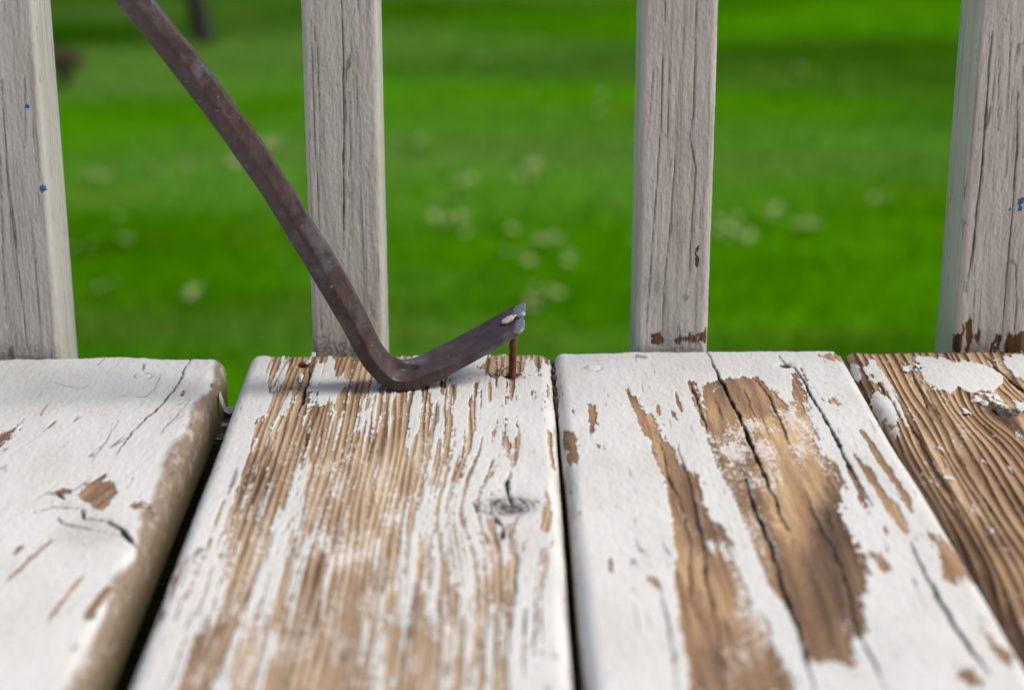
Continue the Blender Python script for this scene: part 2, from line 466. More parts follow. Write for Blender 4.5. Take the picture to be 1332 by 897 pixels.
    for (kx, ky), rr in knots:
        d = np.hypot(x - kx, (y - ky)) + 1.2 * fbm(x / 5, y / 5, seed + 1, 2)
        ring = .5 + .5 * np.sin(d * 2.6); core = sstep(rr * .62, rr * .4, d)
        inn = sstep(rr * 1.05, rr * .8, d)
        dz = dz - 1.4 * core - .5 * inn; tone = tone - inn * (.25 + .25 * ring); dirt = np.maximum(dirt, inn * (.75 + .6 * core) * (.45 + .55 * ring))
        L = np.where(inn > .3, np.minimum(L, .9 * n_is + .35), L)
        cr = np.maximum(cr, .5 * inn * sstep(.75, .98, ring)); dirt = np.maximum(dirt, .5 * sstep(rr * 1.9, rr * .9, d))
        cr = np.maximum(cr, .75 * sstep(.5, .9, core) * sstep(-.1, .2, n_is + .1))
        cr = np.maximum(cr, .6 * sstep(.5, .1, np.abs(d - rr * .95)) * sstep(-.1, .2, fbm(x / 4, y / 4, seed + 15, 2)))
    for u, v, rr, dp in sp.get('dimples', []):
        kx, ky = to(u, v); d = np.hypot(x - kx, y - ky)
        dz = dz - dp * np.exp(-(d / (rr * 1.25)) ** 2)
        if dp > 1: cr = np.maximum(cr, sstep(rr * 1.1, rr * .6, d + n_is))
        else: cr = np.maximum(cr, .7 * sstep(.5, .15, np.abs(d - rr * 1.12)) * sstep(-.12, .1, vn(x / 4, y / 4, seed + 21)))
    for u, v, rr, val in sp.get('stains', []):
        kx, ky = to(u, v); dirt = np.maximum(dirt, val * sstep(rr, rr * .3, np.hypot(x - kx, (y - ky) * .8) + 2.5 * n_is))
    return dz, dict(paint=L, grain=np.clip(tone, 0, 1), crack=cr, resid=res, dirt=dirt, wash=wash)

def deck_board(sp, mat, parent):
    xl, xr = sp['x']; half = (xr - xl) / 2; xc = (xl + xr) / 2; t, r = 24.5, sp.get('round', 5.5)
    fine = sp.get('fine', True)
    d = .42 if fine else 2.4
    xe = columns(half, r, t, d, 1.0 if fine else 4)
    ye = sp.get('end', 0.)
    fy = np.arange(ye - 1.8, -430, -.9 if fine else -6.)
    rows = np.concatenate([np.arange(-2300, fy[-1] - 4, 30.), fy[::-1]])
    extra = [(1.8 * math.sin(a), 1.8 * (1 - math.cos(a))) for a in (R(30), R(60), R(85))]
    rows = np.concatenate([rows, [ye - 1.8 + e[0] for e in extra]])
    inset = np.concatenate([np.zeros(len(rows) - 3), [e[1] for e in extra]])
    XE, YY = np.meshgrid(xe, rows)
    sx, sz, nx, nz = section(xe, half, r, t)
    z0 = sp.get('z', 0.)
    to = lambda u, v: tuple(onz(u, v, z0 / 1000)[:2] * 1000)
    sp['edge'] = (xl, xr)
    dz, at = timber(XE + xc, YY, sp, to)
    back = sstep(half - r + r * 1.57 + t - r, half - r + r * 1.57 + t - r - 3, np.abs(XE))
    dz = dz * back - inset[:, None]
    sx = sx[None, :] * (1 + sp.get('taper', 0.) * YY / 318) + sp.get('shear', 0.) * YY
    endwob = 1.6 * fbm((XE + xc) / 14, 0 * YY, sp.get('seed', 1) + 30, 3) * sstep(-12, 0, YY - ye)
    P = np.stack([sx + xc + nx * dz, YY + endwob, sz + nz * dz + z0 + sp.get('cup', 0) * (XE / half) ** 2 * (np.abs(XE) < 200)], -1) / 1000
    at['spot'] = 0.
    sg = sp.get('grime_shade', (.5, .5)); eg = half - r * (.75 if sg[1] > .9 else .15)  # pulled further over the corner to darken a sunlit side
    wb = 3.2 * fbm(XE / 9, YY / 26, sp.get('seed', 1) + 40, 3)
    at['grime_shade'] = np.where(XE > 0, sg[1], sg[0]) * sstep(-1.5, 2.5, np.abs(XE) + wb - eg - .8) + .6 * sstep(half + 6, half + 16, np.abs(XE))  # side grime with shade painted in, deeper down towards the gap
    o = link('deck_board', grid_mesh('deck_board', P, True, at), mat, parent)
    if sp.get('label'): o['label'] = sp['label']
    return o

deck = empty('deck', 'weathered wooden deck of wide boards with peeling white paint', 'deck')
WOOD_A = None
M_b1 = painted_wood('board_paint_white', 1, stops=[(.0, (.09, .055, .035)), (.3, (.20, .125, .08)), (.55, (.32, .21, .135)), (.78, (.50, .36, .22)), (1., (.66, .50, .34))])
M_b2 = painted_wood('board_paint_worn', 1, stops=[(.0, (.085, .052, .032)), (.25, (.215, .135, .082)), (.5, (.385, .255, .155)), (.75, (.53, .395, .26)), (1., (.66, .53, .38))])
M_b3 = painted_wood('board_paint_flaked', 1, stops=[(.0, (.09, .055, .035)), (.3, (.22, .135, .08)), (.55, (.36, .22, .125)), (.78, (.56, .385, .215)), (1., (.70, .53, .34))])
M_b4 = painted_wood('board_bare', 1, stops=[(.0, (.045, .024, .014)), (.28, (.13, .070, .036)), (.5, (.30, .175, .092)), (.75, (.49, .325, .185)), (1., (.62, .46, .30))])

B1 = dict(seed=11, grime_shade=(.4, .95), x=(-263, -124.0), z=-1.2, cup=-.6, base=3.3, round=7., end=1., slope=((0, 763), (74.5, 693)), hair=.62, warp=5., amp=(1.0, .5, .4), tone=.38, contrast=.25, period=5,
    label='mostly white painted deck board with a small brown patch and branching cracks',
    paint=[('bare', [(100, 641), (114, 627), (130, 617), (150, 634), (144, 657), (127, 661), (110, 651)]),
           ('bare', [(-20, 572), (13, 560), (30, 545), (10, 570), (-20, 592)]), ('bare', [(70, 640), (84, 632), (90, 641), (78, 647)]), ('bare', [(166, 655), (184, 651), (204, 659), (196, 663), (176, 661)])],
    streaks=[([(74, 693), (37, 726), (0, 763)], 1.0), ([(112, 740), (86, 775), (60, 813)], 1.4), ([(140, 755), (126, 786), (109, 815)], 1.7), ([(102, 834), (92, 847)], 1.0),
             ([(28, 708), (18, 722)], 1.2), ([(72, 548), (60, 560)], .5), ([(239, 505), (235, 513)], .6)],
    cracks=[([(251, 462), (241, 477), (234, 493), (221, 513), (197, 537), (174, 560), (150, 590)], .9),
            ([(247, 517), (230, 537), (207, 564)], .35), ([(210, 487), (200, 507), (187, 517), (158, 516)], .35), ([(137, 467), (127, 477)], .4), ([(153, 547), (140, 570), (117, 603)], .35),
            ([(47, 647), (60, 641), (77, 644), (84, 649)], 2.2), ([(77, 644), (100, 634), (117, 621)], .7), ([(40, 666), (53, 664), (67, 659), (107, 661)], 1.9),
            ([(107, 661), (110, 674), (140, 677), (157, 687), (174, 704), (191, 709)], 2.0), ([(75, 672), (82, 680), (100, 684), (130, 690)], 1.2), ([(167, 657), (187, 652), (204, 661)], .8),
            ([(120, 690), (150, 694), (170, 700)], .5), ([(70, 498), (85, 503), (105, 508), (115, 503)], .35), ([(62, 527), (52, 542)], .4), ([(187, 473), (187, 483)], .5)],
    dimples=[(187, 489.5, 3.6, .7)], stains=[(120, 690, 16, .30), (190, 705, 8, .3), (2, 610, 3, .9)])
B2 = dict(seed=21, streak=1.9, x=(-112, 26.8), z=0., taper=.046, shear=.001, base=.5, washes=[([(250, 760), (400, 590), (700, 560), (740, 897), (170, 897)], .30), ([(400, 720), (660, 640), (700, 897), (300, 897)], .30)], hair=.45, warp=1.5, slope=.02, amp=(2.9, 1.7, .9), tone=.48, contrast=.64, period=2.8, relief=.42, resid=.14, sigma=7.5,
    label='worn deck board with paint flaked off in streaks and a dark knot',
    controls=[(335, 470, 4.5), (345, 500, 4.5), (330, 540, 4.5), (310, 590, 4.5), (290, 640, 4.5), (262, 700, 3.6), (240, 760, 3.4), (215, 820, 3.2), (195, 880, 3),
              (375, 470, -3.2), (395, 470, -2.8), (365, 500, -3), (380, 510, -2.2), (370, 540, -3.2), (350, 565, -3), (345, 600, -3), (330, 640, -3), (310, 680, -3), (290, 730, -3), (270, 790, -2.6), (262, 840, -1.6), (255, 885, -1),
              (450, 475, -3), (442, 512, -1.2), (470, 500, -2), (425, 560, -1.2), (415, 600, -.9), (430, 630, -2), (460, 560, -1.4), (480, 525, .3), (405, 690, 0.), (380, 730, .6), (350, 750, .5), (340, 795, .5), (310, 850, .8),
              (500, 530, .2), (500, 570, -1.6), (520, 610, -1.8), (490, 650, -1.9), (470, 700, -2.2), (440, 740, -2.4), (420, 800, -2.6), (400, 870, -2.4), (470, 860, -1.6), (490, 780, -1.4), (520, 720, -.9),
              (540, 500, 1.2), (560, 520, 1.2), (545, 560, -1.0), (560, 600, -1.5), (580, 560, -.4), (590, 620, .2), (600, 520, 1.4), (620, 500, 1.5), (640, 540, 1.9), (605, 575, 1.2), (640, 600, 2), (660, 560, .7), (695, 515, 3), (700, 580, 3.4), (702, 640, 3.4), (708, 720, 3), (715, 800, 3), (725, 880, 3),
              (600, 680, 1.3), (560, 680, .7), (620, 740, .9), (570, 760, .4), (600, 820, -.2), (560, 860, 0.), (540, 800, .7), (655, 725, -.4), (662, 780, -.6), (640, 840, -.7), (685, 850, 1.5), (620, 890, -.6), (520, 890, -.8)],
    paint=[('paint', [(324, 461), (356, 461), (355, 473), (348, 489), (352, 505), (353, 521), (344, 540), (333, 548), (325, 575), (318, 600), (298, 640), (272, 669), (249, 723), (229, 769), (206, 850), (195, 900), (150, 900), (240, 690), (300, 520)]),
           ('paint', [(416, 479), (432, 468), (440, 485), (454, 500), (436, 515), (422, 530), (400, 535), (408, 505)]),
           ('paint', [(395, 538), (402, 553), (392, 594), (386, 620), (373, 647), (341, 690), (362, 693), (390, 660), (400, 610), (406, 567)]),
           ('bare', [(619, 480), (638, 462), (670, 459), (702, 459), (698, 472), (680, 467), (672, 487), (655, 492), (640, 489)]),
           ('paint', [(705, 462), (720, 462), (728, 640), (742, 900), (725, 900), (712, 700), (704, 560)])],
    streaks=[([(668, 565), (668, 590), (670, 604)], 2.2), ([(650, 540), (645, 575)], 1.), ([(666, 494), (668, 520), (664, 526)], 1.8), ([(695, 508), (700, 522)], 1.2), ([(606, 556), (604, 600)], .7),
             ([(540, 500), (535, 530)], 1.3), ([(553, 503), (556, 528)], 1.3), ([(574, 497), (578, 515)], .9), ([(590, 502), (593, 524)], 1.2), ([(607, 500), (613, 532)], 1.1), ([(618, 498), (622, 516)], 1.2), ([(640, 505), (640, 525)], .8),
             ([(517, 515), (508, 545)], 1.4), ([(497, 498), (488, 540)], 1.8), ([(712, 640), (716, 690)], .9), ([(700, 652), (706, 656)], 1.1)],
    cracks=[([(404, 474), (400, 495), (394, 520), (388, 535)], 1.3), ([(398, 560), (396, 585), (388, 603)], .8), ([(484, 562), (480, 600)], .6), ([(468, 490), (462, 520)], .6),
            ([(666, 620), (664, 642), (670, 653)], 1.8), ([(619, 653), (627, 665), (643, 667)], 1.5), ([(648, 671), (659, 685), (660, 700), (645, 703)], 2.0), ([(678, 710), (680, 750), (676, 790)], .8), ([(645, 657), (650, 650), (662, 647), (680, 648), (692, 655)], 1.9), ([(647, 663), (660, 669), (680, 668), (693, 660)], 2.0), ([(660, 660), (672, 662), (684, 658)], 2.6), ([(652, 658), (660, 653), (668, 652)], .8), ([(700, 651), (706, 654)], 1.6), ([(408, 590), (396, 650), (380, 720)], .35), ([(352, 560), (330, 640)], .4), ([(372, 545), (352, 610), (330, 690)], .45)],
    knots=[(670, 658, 8.6)], dimples=[(395, 473, 3.2, 1.6), (666, 490, 2.6, 1.5)], stains=[(668, 489, 7, .75), (666, 700, 6, .3)],
    tones=[([(330, 540), (420, 540), (340, 760), (240, 860), (250, 760)], -.08), ([(480, 540), (580, 520), (540, 760), (420, 897), (380, 897), (440, 700)], .10), ([(340, 462), (490, 462), (470, 540), (340, 540)], -.06)],
    resids=[([(380, 600), (700, 560), (735, 897), (180, 897), (260, 760)], .30)])
B3 = dict(seed=35, x=(28.0, 161.5), z=1.2, base=3.8, hair=.35, warp=2., slope=((1023, 691), (964, 547)), amp=(1.0, .6, .55), tone=.44, contrast=.18, period=5.5, relief=.2, resid=.06, washes=[([(900, 640), (960, 640), (1040, 897), (960, 897)], .22), ([(925, 560), (1050, 520), (1060, 600), (1000, 660)], .15)],
    label='white deck board with long brown bare patches and long dark splits',
    paint=[('bare', [(814, 505), (820, 512), (829, 514), (840, 534), (852, 540), (860, 570), (880, 587), (887, 604), (907, 624), (914, 657), (924, 677), (944, 686), (954, 712), (966, 760), (975, 789), (998, 818), (1004, 840), (1030, 884), (1035, 905), (900, 905), (889, 840), (883, 800), (878, 760), (880, 714), (875, 683), (869, 640), (860, 610), (850, 590), (847, 570), (838, 566), (825, 535)]),
           ('bare', [(737, 567), (743, 565), (752, 594), (742, 604), (737, 594)]), ('bare', [(763, 527), (769, 528), (774, 543), (772, 564), (768, 567), (765, 543)]),
           ('bare', [(914, 502), (941, 493), (984, 492), (1008, 510), (1031, 527), (1030, 487), (1038, 480), (1048, 500), (1051, 527), (1064, 587), (1088, 607), (1101, 637), (1095, 668), (1112, 697), (1126, 732), (1129, 755), (1120, 786), (1123, 823), (1106, 835), (1106, 863), (1054, 863), (1030, 800), (1000, 760), (975, 700), (955, 650), (930, 600), (918, 560), (918, 535)]),
           ('bare', [(1069, 518), (1081, 519), (1098, 527), (1085, 526), (1073, 523)]), ('bare', [(1220, 694), (1238, 711), (1258, 749), (1240, 763), (1226, 754)]), ('bare', [(1272, 812), (1286, 829), (1326, 852), (1318, 869), (1298, 860)]),
           ('bare', [(1240, 880), (1258, 874), (1278, 886), (1262, 894)]), ('bare', [(1063, 463), (1090, 461), (1097, 469), (1075, 468)]), ('bare', [(894, 498), (900, 497), (912, 530), (921, 560), (912, 552)]),
           ('paint', [(876, 575), (884, 580), (880, 590)]), ('paint', [(917, 706), (928, 702), (932, 714), (922, 720)]), ('paint', [(943, 712), (952, 712), (972, 752), (968, 760)])],
    streaks=[([(1120, 558), (1135, 576), (1153, 611), (1172, 638), (1188, 670)], 1.5), ([(1109, 588), (1124, 611), (1145, 643), (1167, 675), (1183, 706)], 1.9), ([(1100, 598), (1111, 622), (1116, 638), (1135, 673)], 1.0), ([(1147, 686), (1152, 700)], 1.), ([(1205, 690), (1225, 725)], 1.), ([(1128, 715), (1152, 745)], 1.5),
             ([(875, 533), (884, 550)], .9), ([(853, 526), (857, 542)], .9), ([(877, 510), (886, 535)], .5), ([(793, 722), (795, 745)], 1.2), ([(845, 750), (856, 765)], 1.0), ([(777, 575), (780, 585)], .7), ([(745, 531), (746, 540)], .6)],
    cracks=[([(920, 458), (931, 483), (941, 500), (964, 547), (981, 587), (994, 617), (1007, 650), (1023, 691)], 1.7), ([(1014, 463), (1021, 475), (1034, 480), (1051, 507), (1074, 547), (1094, 584), (1101, 600), (1111, 620), (1134, 660)], 1.3),
            ([(897, 497), (907, 517), (919, 557)], .9), ([(984, 493), (1001, 517), (1014, 544), (1026, 577)], .8), ([(969, 620), (981, 657), (994, 691), (1007, 727), (1015, 755), (1035, 812), (1050, 869), (1060, 900)], 1.6),
            ([(880, 577), (894, 617), (901, 651), (912, 691), (918, 755), (932, 809), (943, 897)], .8), ([(860, 575), (870, 620), (888, 660), (898, 706), (898, 778), (912, 806)], .7), ([(1050, 660), (1086, 717), (1103, 769), (1115, 823), (1135, 858), (1152, 897)], .9),
            ([(1183, 706), (1205, 753), (1222, 783), (1250, 830), (1287, 880)], 1.2), ([(968, 505), (976, 527), (985, 543)], .5), ([(929, 517), (940, 545)], .4), ([(1047, 640), (1060, 675)], .5), ([(855, 755), (872, 830), (882, 897)], .5), ([(1074, 660), (1082, 690)], .6)],
    dimples=[(772, 478.5, 3.6, .6), (1022, 476, 2.6, 1.6)], stains=[(1022, 476, 4, .8)],
    tones=[([(975, 545), (1060, 540), (1080, 620), (1060, 680), (1050, 720), (1010, 690), (985, 620)], .34), ([(1050, 680), (1100, 640), (1130, 740), (1125, 860), (1050, 866)], -.18), ([(914, 502), (984, 492), (1010, 515), (990, 545), (940, 550)], .03), ([(1220, 694), (1330, 850), (1300, 870), (1220, 760)], .2)],
    resids=[([(935, 552), (1050, 520), (1075, 590), (1000, 640), (1000, 720), (1040, 860), (1000, 900), (930, 900), (950, 760), (930, 700), (900, 580)], .44)])
B4 = dict(seed=42, x=(162.8, 300), z=1.0, base=-2.2, hair=.2, warp=4., slope=((1300, 740), (1175, 500)), amp=(.8, .5, .5), tone=.47, contrast=.85, period=3.9, relief=.75, resid=.12,
    label='bare brown deck board with raised grain and a few white paint islands',
    paint=[('paint', [(1192, 464), (1202, 463), (1227, 465), (1240, 471), (1254, 469), (1274, 473), (1289, 478), (1307, 490), (1301, 500), (1292, 509), (1274, 507), (1260, 511), (1245, 503), (1238, 511), (1225, 506), (1214, 507), (1207, 496), (1202, 484)]),
           ('paint', [(1296, 469), (1318, 460), (1400, 470), (1400, 530), (1345, 500), (1316, 485)]), ('paint', [(1124, 464), (1138, 469), (1149, 487), (1162, 505), (1170, 525), (1182, 553), (1178, 556), (1160, 520), (1147, 496), (1136, 498), (1127, 482)]),
           ('paint', [(1102, 466), (1116, 474), (1120, 490), (1110, 487), (1102, 480)]), ('paint', [(1128, 509), (1140, 507), (1158, 520), (1169, 543), (1169, 565), (1150, 551), (1135, 534), (1126, 520)]),
           ('paint', [(1318, 521), (1360, 530), (1360, 540), (1324, 532)]), ('paint', [(1318, 560), (1330, 568), (1322, 571)])],
    streaks=[], controls=None,
    cracks=[([(1278, 459), (1296, 478), (1316, 496), (1345, 520)], 1.3), ([(1290, 531), (1301, 538), (1312, 541), (1325, 538)], 2.2), ([(1290, 530), (1300, 528), (1315, 530), (1324, 536)], .8), ([(1180, 470), (1192, 500), (1215, 545)], .6), ([(1160, 505), (1200, 580), (1260, 690)], .7), ([(1205, 505), (1240, 580), (1300, 680)], .6)],
    knots=[(1307, 536, 6.0)], dimples=[(1186, 478, 3.4, .7)], stains=[(1186, 480, 5, .5)],
    tones=[([(1100, 462), (1150, 480), (1190, 560), (1332, 800), (1332, 860), (1200, 640), (1110, 500)], -.16)])
SIDE = [dict(seed=51, x=(-410, -272), z=0., fine=False, label='white deck board beyond the cracked board'), dict(seed=52, x=(-554, -415), z=-.5, fine=False), dict(seed=53, x=(304, 440), z=0., fine=False), dict(seed=54, x=(444, 582), z=.6, fine=False),
        dict(seed=55, x=(-700, -560), fine=False), dict(seed=56, x=(587, 724), fine=False)] + [dict(seed=60 + k, x=(728 + 143 * k, 866 + 143 * k), fine=False) for k in range(5)] + [dict(seed=70 + k, x=(-843 - 143 * k, -705 - 143 * k), fine=False) for k in range(5)]
B4C = [(1277, 600, 9, 3), (1238, 621, 9, 3), (1224, 583, 5, 3), (1258, 536, 5, 5), (1183, 494, 3, 5), (1290, 516, 16, 5), (1272, 519, 9, 5), (1302, 526, 10, 4), (1206, 515, 3, 2), (1262, 662, 6, 4), (1290, 690, 7, 5), (1172, 470, 6, 3), (1190, 481, 6, 2), (1315, 612, 5, 5), (1230, 600, 4, 6)]
for u, v, a, b in B4C: B4['paint'].append(('paint', [(u - a * .8, v - b), (u + a * .2, v - b * .6), (u + a, v + b), (u, v + b * .7)]))
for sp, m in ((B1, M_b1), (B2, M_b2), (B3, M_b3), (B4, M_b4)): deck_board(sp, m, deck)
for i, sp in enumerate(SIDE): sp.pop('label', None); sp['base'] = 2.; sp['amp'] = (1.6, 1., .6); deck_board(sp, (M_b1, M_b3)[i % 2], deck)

def box(name, x0, x1, y0, y1, z0, z1, mat, parent=None, bev=.0015):
    import bmesh
    bm = bmesh.new(); bmesh.ops.create_cube(bm, size=1)
    for v in bm.verts: v.co = ((x0 + x1) / 2 + v.co.x * (x1 - x0), (y0 + y1) / 2 + v.co.y * (y1 - y0), (z0 + z1) / 2 + v.co.z * (z1 - z0))
    bmesh.ops.bevel(bm, geom=bm.edges[:], offset=bev, segments=2, affect='EDGES')
    me = bpy.data.meshes.new(name); bm.to_mesh(me); bm.free(); me.shade_smooth(); me.set_sharp_from_angle(angle=R(40))
    return link(name, me, mat, parent)
# plain timber below: same look, wear driven by noise alone
s = NT('old_joist')
n1 = s.noise((14, 160, 160), 5, .65, dist=.3); n2 = s.noise((60, 90, 90), 5, .65)
s.bump(n1, .6, .001)
ge = s.n('ShaderNodeNewGeometry'); sx_ = s.n('ShaderNodeSeparateXYZ'); s.t.links.new(ge.outputs['Normal'], sx_.inputs[0])
M_joist = s.out(s.mix(s.math('MULTIPLY', s.mr(n2, .57, .60), s.math('GREATER_THAN', s.math('MAXIMUM', sx_.outputs[1], sx_.outputs[2]), .5)), s.ramp(n1, [(.2, (.03, .02, .012)), (.5, (.13, .085, .05)), (.8, (.30, .19, .11))]), (.74, .71, .67)), .75, 0, .3)
box('rim_joist', -1.40, 1.42, -.041, .0015, -.215, -.0262, M_joist, deck)
for y in (-.45, -.86, -1.27, -1.68, -2.1): box('joist', -1.40, 1.42, y - .019, y + .019, -.215, -.0265, M_joist, deck)
for x in (-1.3, 1.3):
    for y in (-.11, -2.0): box('post', x - .045, x + .045, y - .045, y + .045, GZ - .15, -.03, M_joist, deck)

s = NT('added_soil')  # dark sheet added below so less green bounce shows in the gaps
n1 = s.noise((25, 25, 25), 5, .65); s.bump(n1, .8, .03)
added_soil = link('added_soil', mesh('added_soil', [(-1.6, -2.6, GZ + .085), (1.6, -2.6, GZ + .085), (1.6, .12, GZ + .085), (-1.6, .12, GZ + .085), (-1.7, -2.7, GZ - .2), (1.7, -2.7, GZ - .2), (1.7, .2, GZ - .2), (-1.7, .2, GZ - .2)], [(0, 1, 2, 3), (4, 5, 1, 0), (5, 6, 2, 1), (6, 7, 3, 2), (7, 4, 0, 3)], False), s.out(s.mix(n1, (.012, .009, .007), (.035, .026, .02)), .95))
tag(added_soil, 'dark sheet added under the deck to keep the board gaps black', 'added_soil', kind='structure')

blocker_wall = empty('blocker_wall', 'unseen brown lap sided wall added behind the camera to block low light', 'blocker_wall', (0, -2.34, 0))  # unseen wall added to block low light from behind the camera
s = NT('blocker_siding')
n1 = s.noise((6, 60, 60), 4, .6); s.bump(n1, .4, .001)
M_side = s.out(s.mix(n1, (.20, .155, .115), (.27, .21, .16)), .7)
for k in range(19):
    z = -.03 + .13 * k
    me = mesh('blocker_board', [(-4, 0, z), (4, 0, z), (4, -.02, z + .14), (-4, -.02, z + .14), (-4, -.05, z), (4, -.05, z), (4, -.05, z + .14), (-4, -.05, z + .14)], [(0, 1, 2, 3), (1, 0, 4, 5), (3, 2, 6, 7), (0, 3, 7, 4), (2, 1, 5, 6), (5, 4, 7, 6)], False)
    link('blocker_board', me, M_side, blocker_wall)
s = NT('concrete'); n1 = s.noise((9, 9, 9), 5, .6)
box('blocker_foundation', -4, 4, -.26, -.025, GZ - .2, -.05, s.out(s.mix(n1, (.16, .155, .15), (.26, .25, .24)), .9), blocker_wall)  # unseen base added to keep light out from under the deck

# ------------------------------------------------------------------ railing
M_bal = painted_wood('baluster_paint', 2, paint=(.67, .65, .62), paint2=(.59, .565, .53), stops=[(0, (.05, .025, .013)), (.35, (.13, .065, .033)), (.7, (.25, .135, .07)), (1, (.36, .22, .12))], stip=.0004, streak=.75)
railing = empty('railing', 'painted wooden deck railing with square upright balusters', 'railing')
YF = .0042
def baluster(xc, sp, fine=True):
    half, r, t = 16.6, 2.6, 33.
    xe = columns(half, r, t, .5 if fine else 3, .7 if fine else 5)
    rows = np.concatenate([np.arange(-200, -20, 20.), np.arange(-20, 190, .8 if fine else 12), np.arange(190, 881, 15.), [881.]])
    XE, ZZ = np.meshgrid(xe, rows)
    sx, sz, nx, nz = section(xe, half, r, t)
    to = lambda u, v: tuple(ony(u, v, YF)[[0, 2]] * 1000)
    dz, at = timber(XE + xc, ZZ, sp, to)
    dz = dz + (.2 * fbm((XE + xc) / 1.2, ZZ / 1.8, sp['seed'] + 50, 3, .6) + .3 * fbm((XE + xc) / 1.1, ZZ / 9, sp['seed'] + 51, 3, .6)) * (at['paint'] > 0)
    dz = dz * .45 * sstep(-half - 40, -half - 37, -np.abs(XE)) 
    dz = np.where(np.abs(XE) > half - r + r * 1.57 + t - r - 2, 0, dz)
    bow = sp.get('bow', 0.) * np.sin(ZZ / 880 * 3.14)
    P = np.stack([sx + xc + nx * dz + bow, YF * 1000 - sz - nz * dz, ZZ + 0 * XE], -1) / 1000
    spot = np.zeros(XE.shape)
    for u, v, rr in sp.get('spots', []):
        a, b = to(u, v); spot = np.maximum(spot, (np.hypot(XE + xc - a, (ZZ - b)) + 1.2 * vn((XE + xc) / .9, ZZ / .9, 5) < rr) * 1.)
    at['spot'] = spot; at['grime_shade'] = 0.
    o = link('baluster', grid_mesh('baluster', P, True, at), M_bal, railing)
    if sp.get('label'): o['label'] = sp['label']
com = dict(jit=.3, hs=5., base=4.2, hair=.55, warp=.6, amp=(.5, .35, .35), tone=.35, contrast=.3, relief=.2, resid=.05)
baluster(-217.5, dict(com, seed=61, label='baluster with two small blue paint specks', spots=[(35, 140, 1.2), (57, 245, 1.7)], stains=[(40, 462, 9, .5), (5, 465, 9, .5), (20, 445, 7, .3), (70, 462, 6, .35)],
    cracks=[([(2, 105), (8, 200), (12, 260), (22, 330), (30, 400), (36, 460)], .45), ([(0, 190), (4, 330), (8, 420)], .35), ([(32, 100), (34, 190)], .25), ([(40, 280), (46, 350), (52, 420)], .3), ([(14, 255), (24, 330)], .3)]))
baluster(-67.0, dict(com, seed=67, label='baluster standing behind the pry bar', stains=[(425, 452, 7, .8), (445, 456, 7, .8), (412, 455, 5, .6), (460, 455, 6, .7), (450, 248, 4, .5)],
    cracks=[([(444, 0), (446, 60), (447, 130), (447, 200), (447, 260), (447, 325)], .75), ([(404, 25), (407, 100), (409, 170), (414, 260), (416, 300)], .5), ([(413, 60), (416, 170), (418, 240)], .4), ([(455, 120), (456, 190), (454, 230)], .3), ([(464, 60), (465, 150)], .25), ([(478, 385), (487, 415)], .4), ([(416, 395), (418, 430)], .3)]))
baluster(83.0, dict(com, seed=73, label='baluster with brown paint loss along its foot', stains=[(850, 372, 7, .35), (880, 447, 12, .4), (890, 300, 8, .25)],
    paint=[('bare', [(904, 322), (907, 321), (908, 344), (903, 345)]), ('bare', [(843, 436), (850, 434), (861, 433), (860, 446), (850, 448), (842, 445), (850, 441)]), ('bare', [(876, 442), (885, 438), (905, 437), (914, 431), (918, 432), (918, 444), (900, 446), (890, 443), (884, 447), (877, 446)])],
    cracks=[([(866, 0), (863, 60), (861, 110), (860, 160), (856, 210), (851, 280), (845, 370), (841, 420)], .6), ([(872, 80), (868, 180), (866, 175)], .4), ([(880, 170), (876, 240), (870, 310), (864, 370), (861, 450)], .55), ([(906, 0), (905, 60), (902, 140), (898, 180), (905, 220), (898, 320), (895, 370)], .55), ([(884, 420), (884, 455)], .4), ([(850, 90), (844, 160)], .25)]))
baluster(231.5, dict(com, seed=79, hair=.8, label='cracked baluster with blue paint specks and bare brown foot', spots=[(1313, 272, .8), (1328, 262, 1.6), (1327, 272, 1.2)],
    paint=[('bare', [(1240, 435), (1249, 434), (1250, 420), (1253, 422), (1252, 434), (1249, 458), (1239, 459)]), ('bare', [(1256, 420), (1262, 412), (1268, 416), (1266, 440), (1262, 459), (1254, 459), (1257, 440)]), ('bare', [(1267, 436), (1275, 430), (1270, 446)]),
           ('bare', [(1297, 432), (1299, 438), (1291, 459), (1286, 459)]), ('bare', [(1309, 436), (1320, 436), (1330, 428), (1350, 425), (1350, 460), (1302, 460)])],
    stains=[(1275, 452, 10, .35), (1290, 445, 8, .3)],
    cracks=[([(1290, 40), (1283, 130), (1278, 210), (1270, 275), (1265, 330), (1258, 365), (1256, 380)], .8), ([(1324, 120), (1322, 200), (1317, 270), (1310, 345), (1306, 400), (1303, 440)], .7), ([(1308, 346), (1316, 339), (1321, 345), (1322, 400), (1319, 430)], .6), ([(1268, 365), (1266, 420)], .35), ([(1300, 60), (1298, 170)], .3), ([(1315, 30), (1310, 160)], .3)]))
for xc in (-367.5, 381.5): baluster(xc, dict(com, seed=90 + int(xc) % 7), False)
s = NT('rail_paint')
n5 = s.noise((8, 60, 60), 4, .6); s.bump(n5, .5, .001)
M_rail = s.out(s.mix(n5, (.66, .62, .56), (.56, .52, .46)), .55)
box('top_rail', -.75, .76, -.03, .062, .882, .92, M_rail, railing, .004)

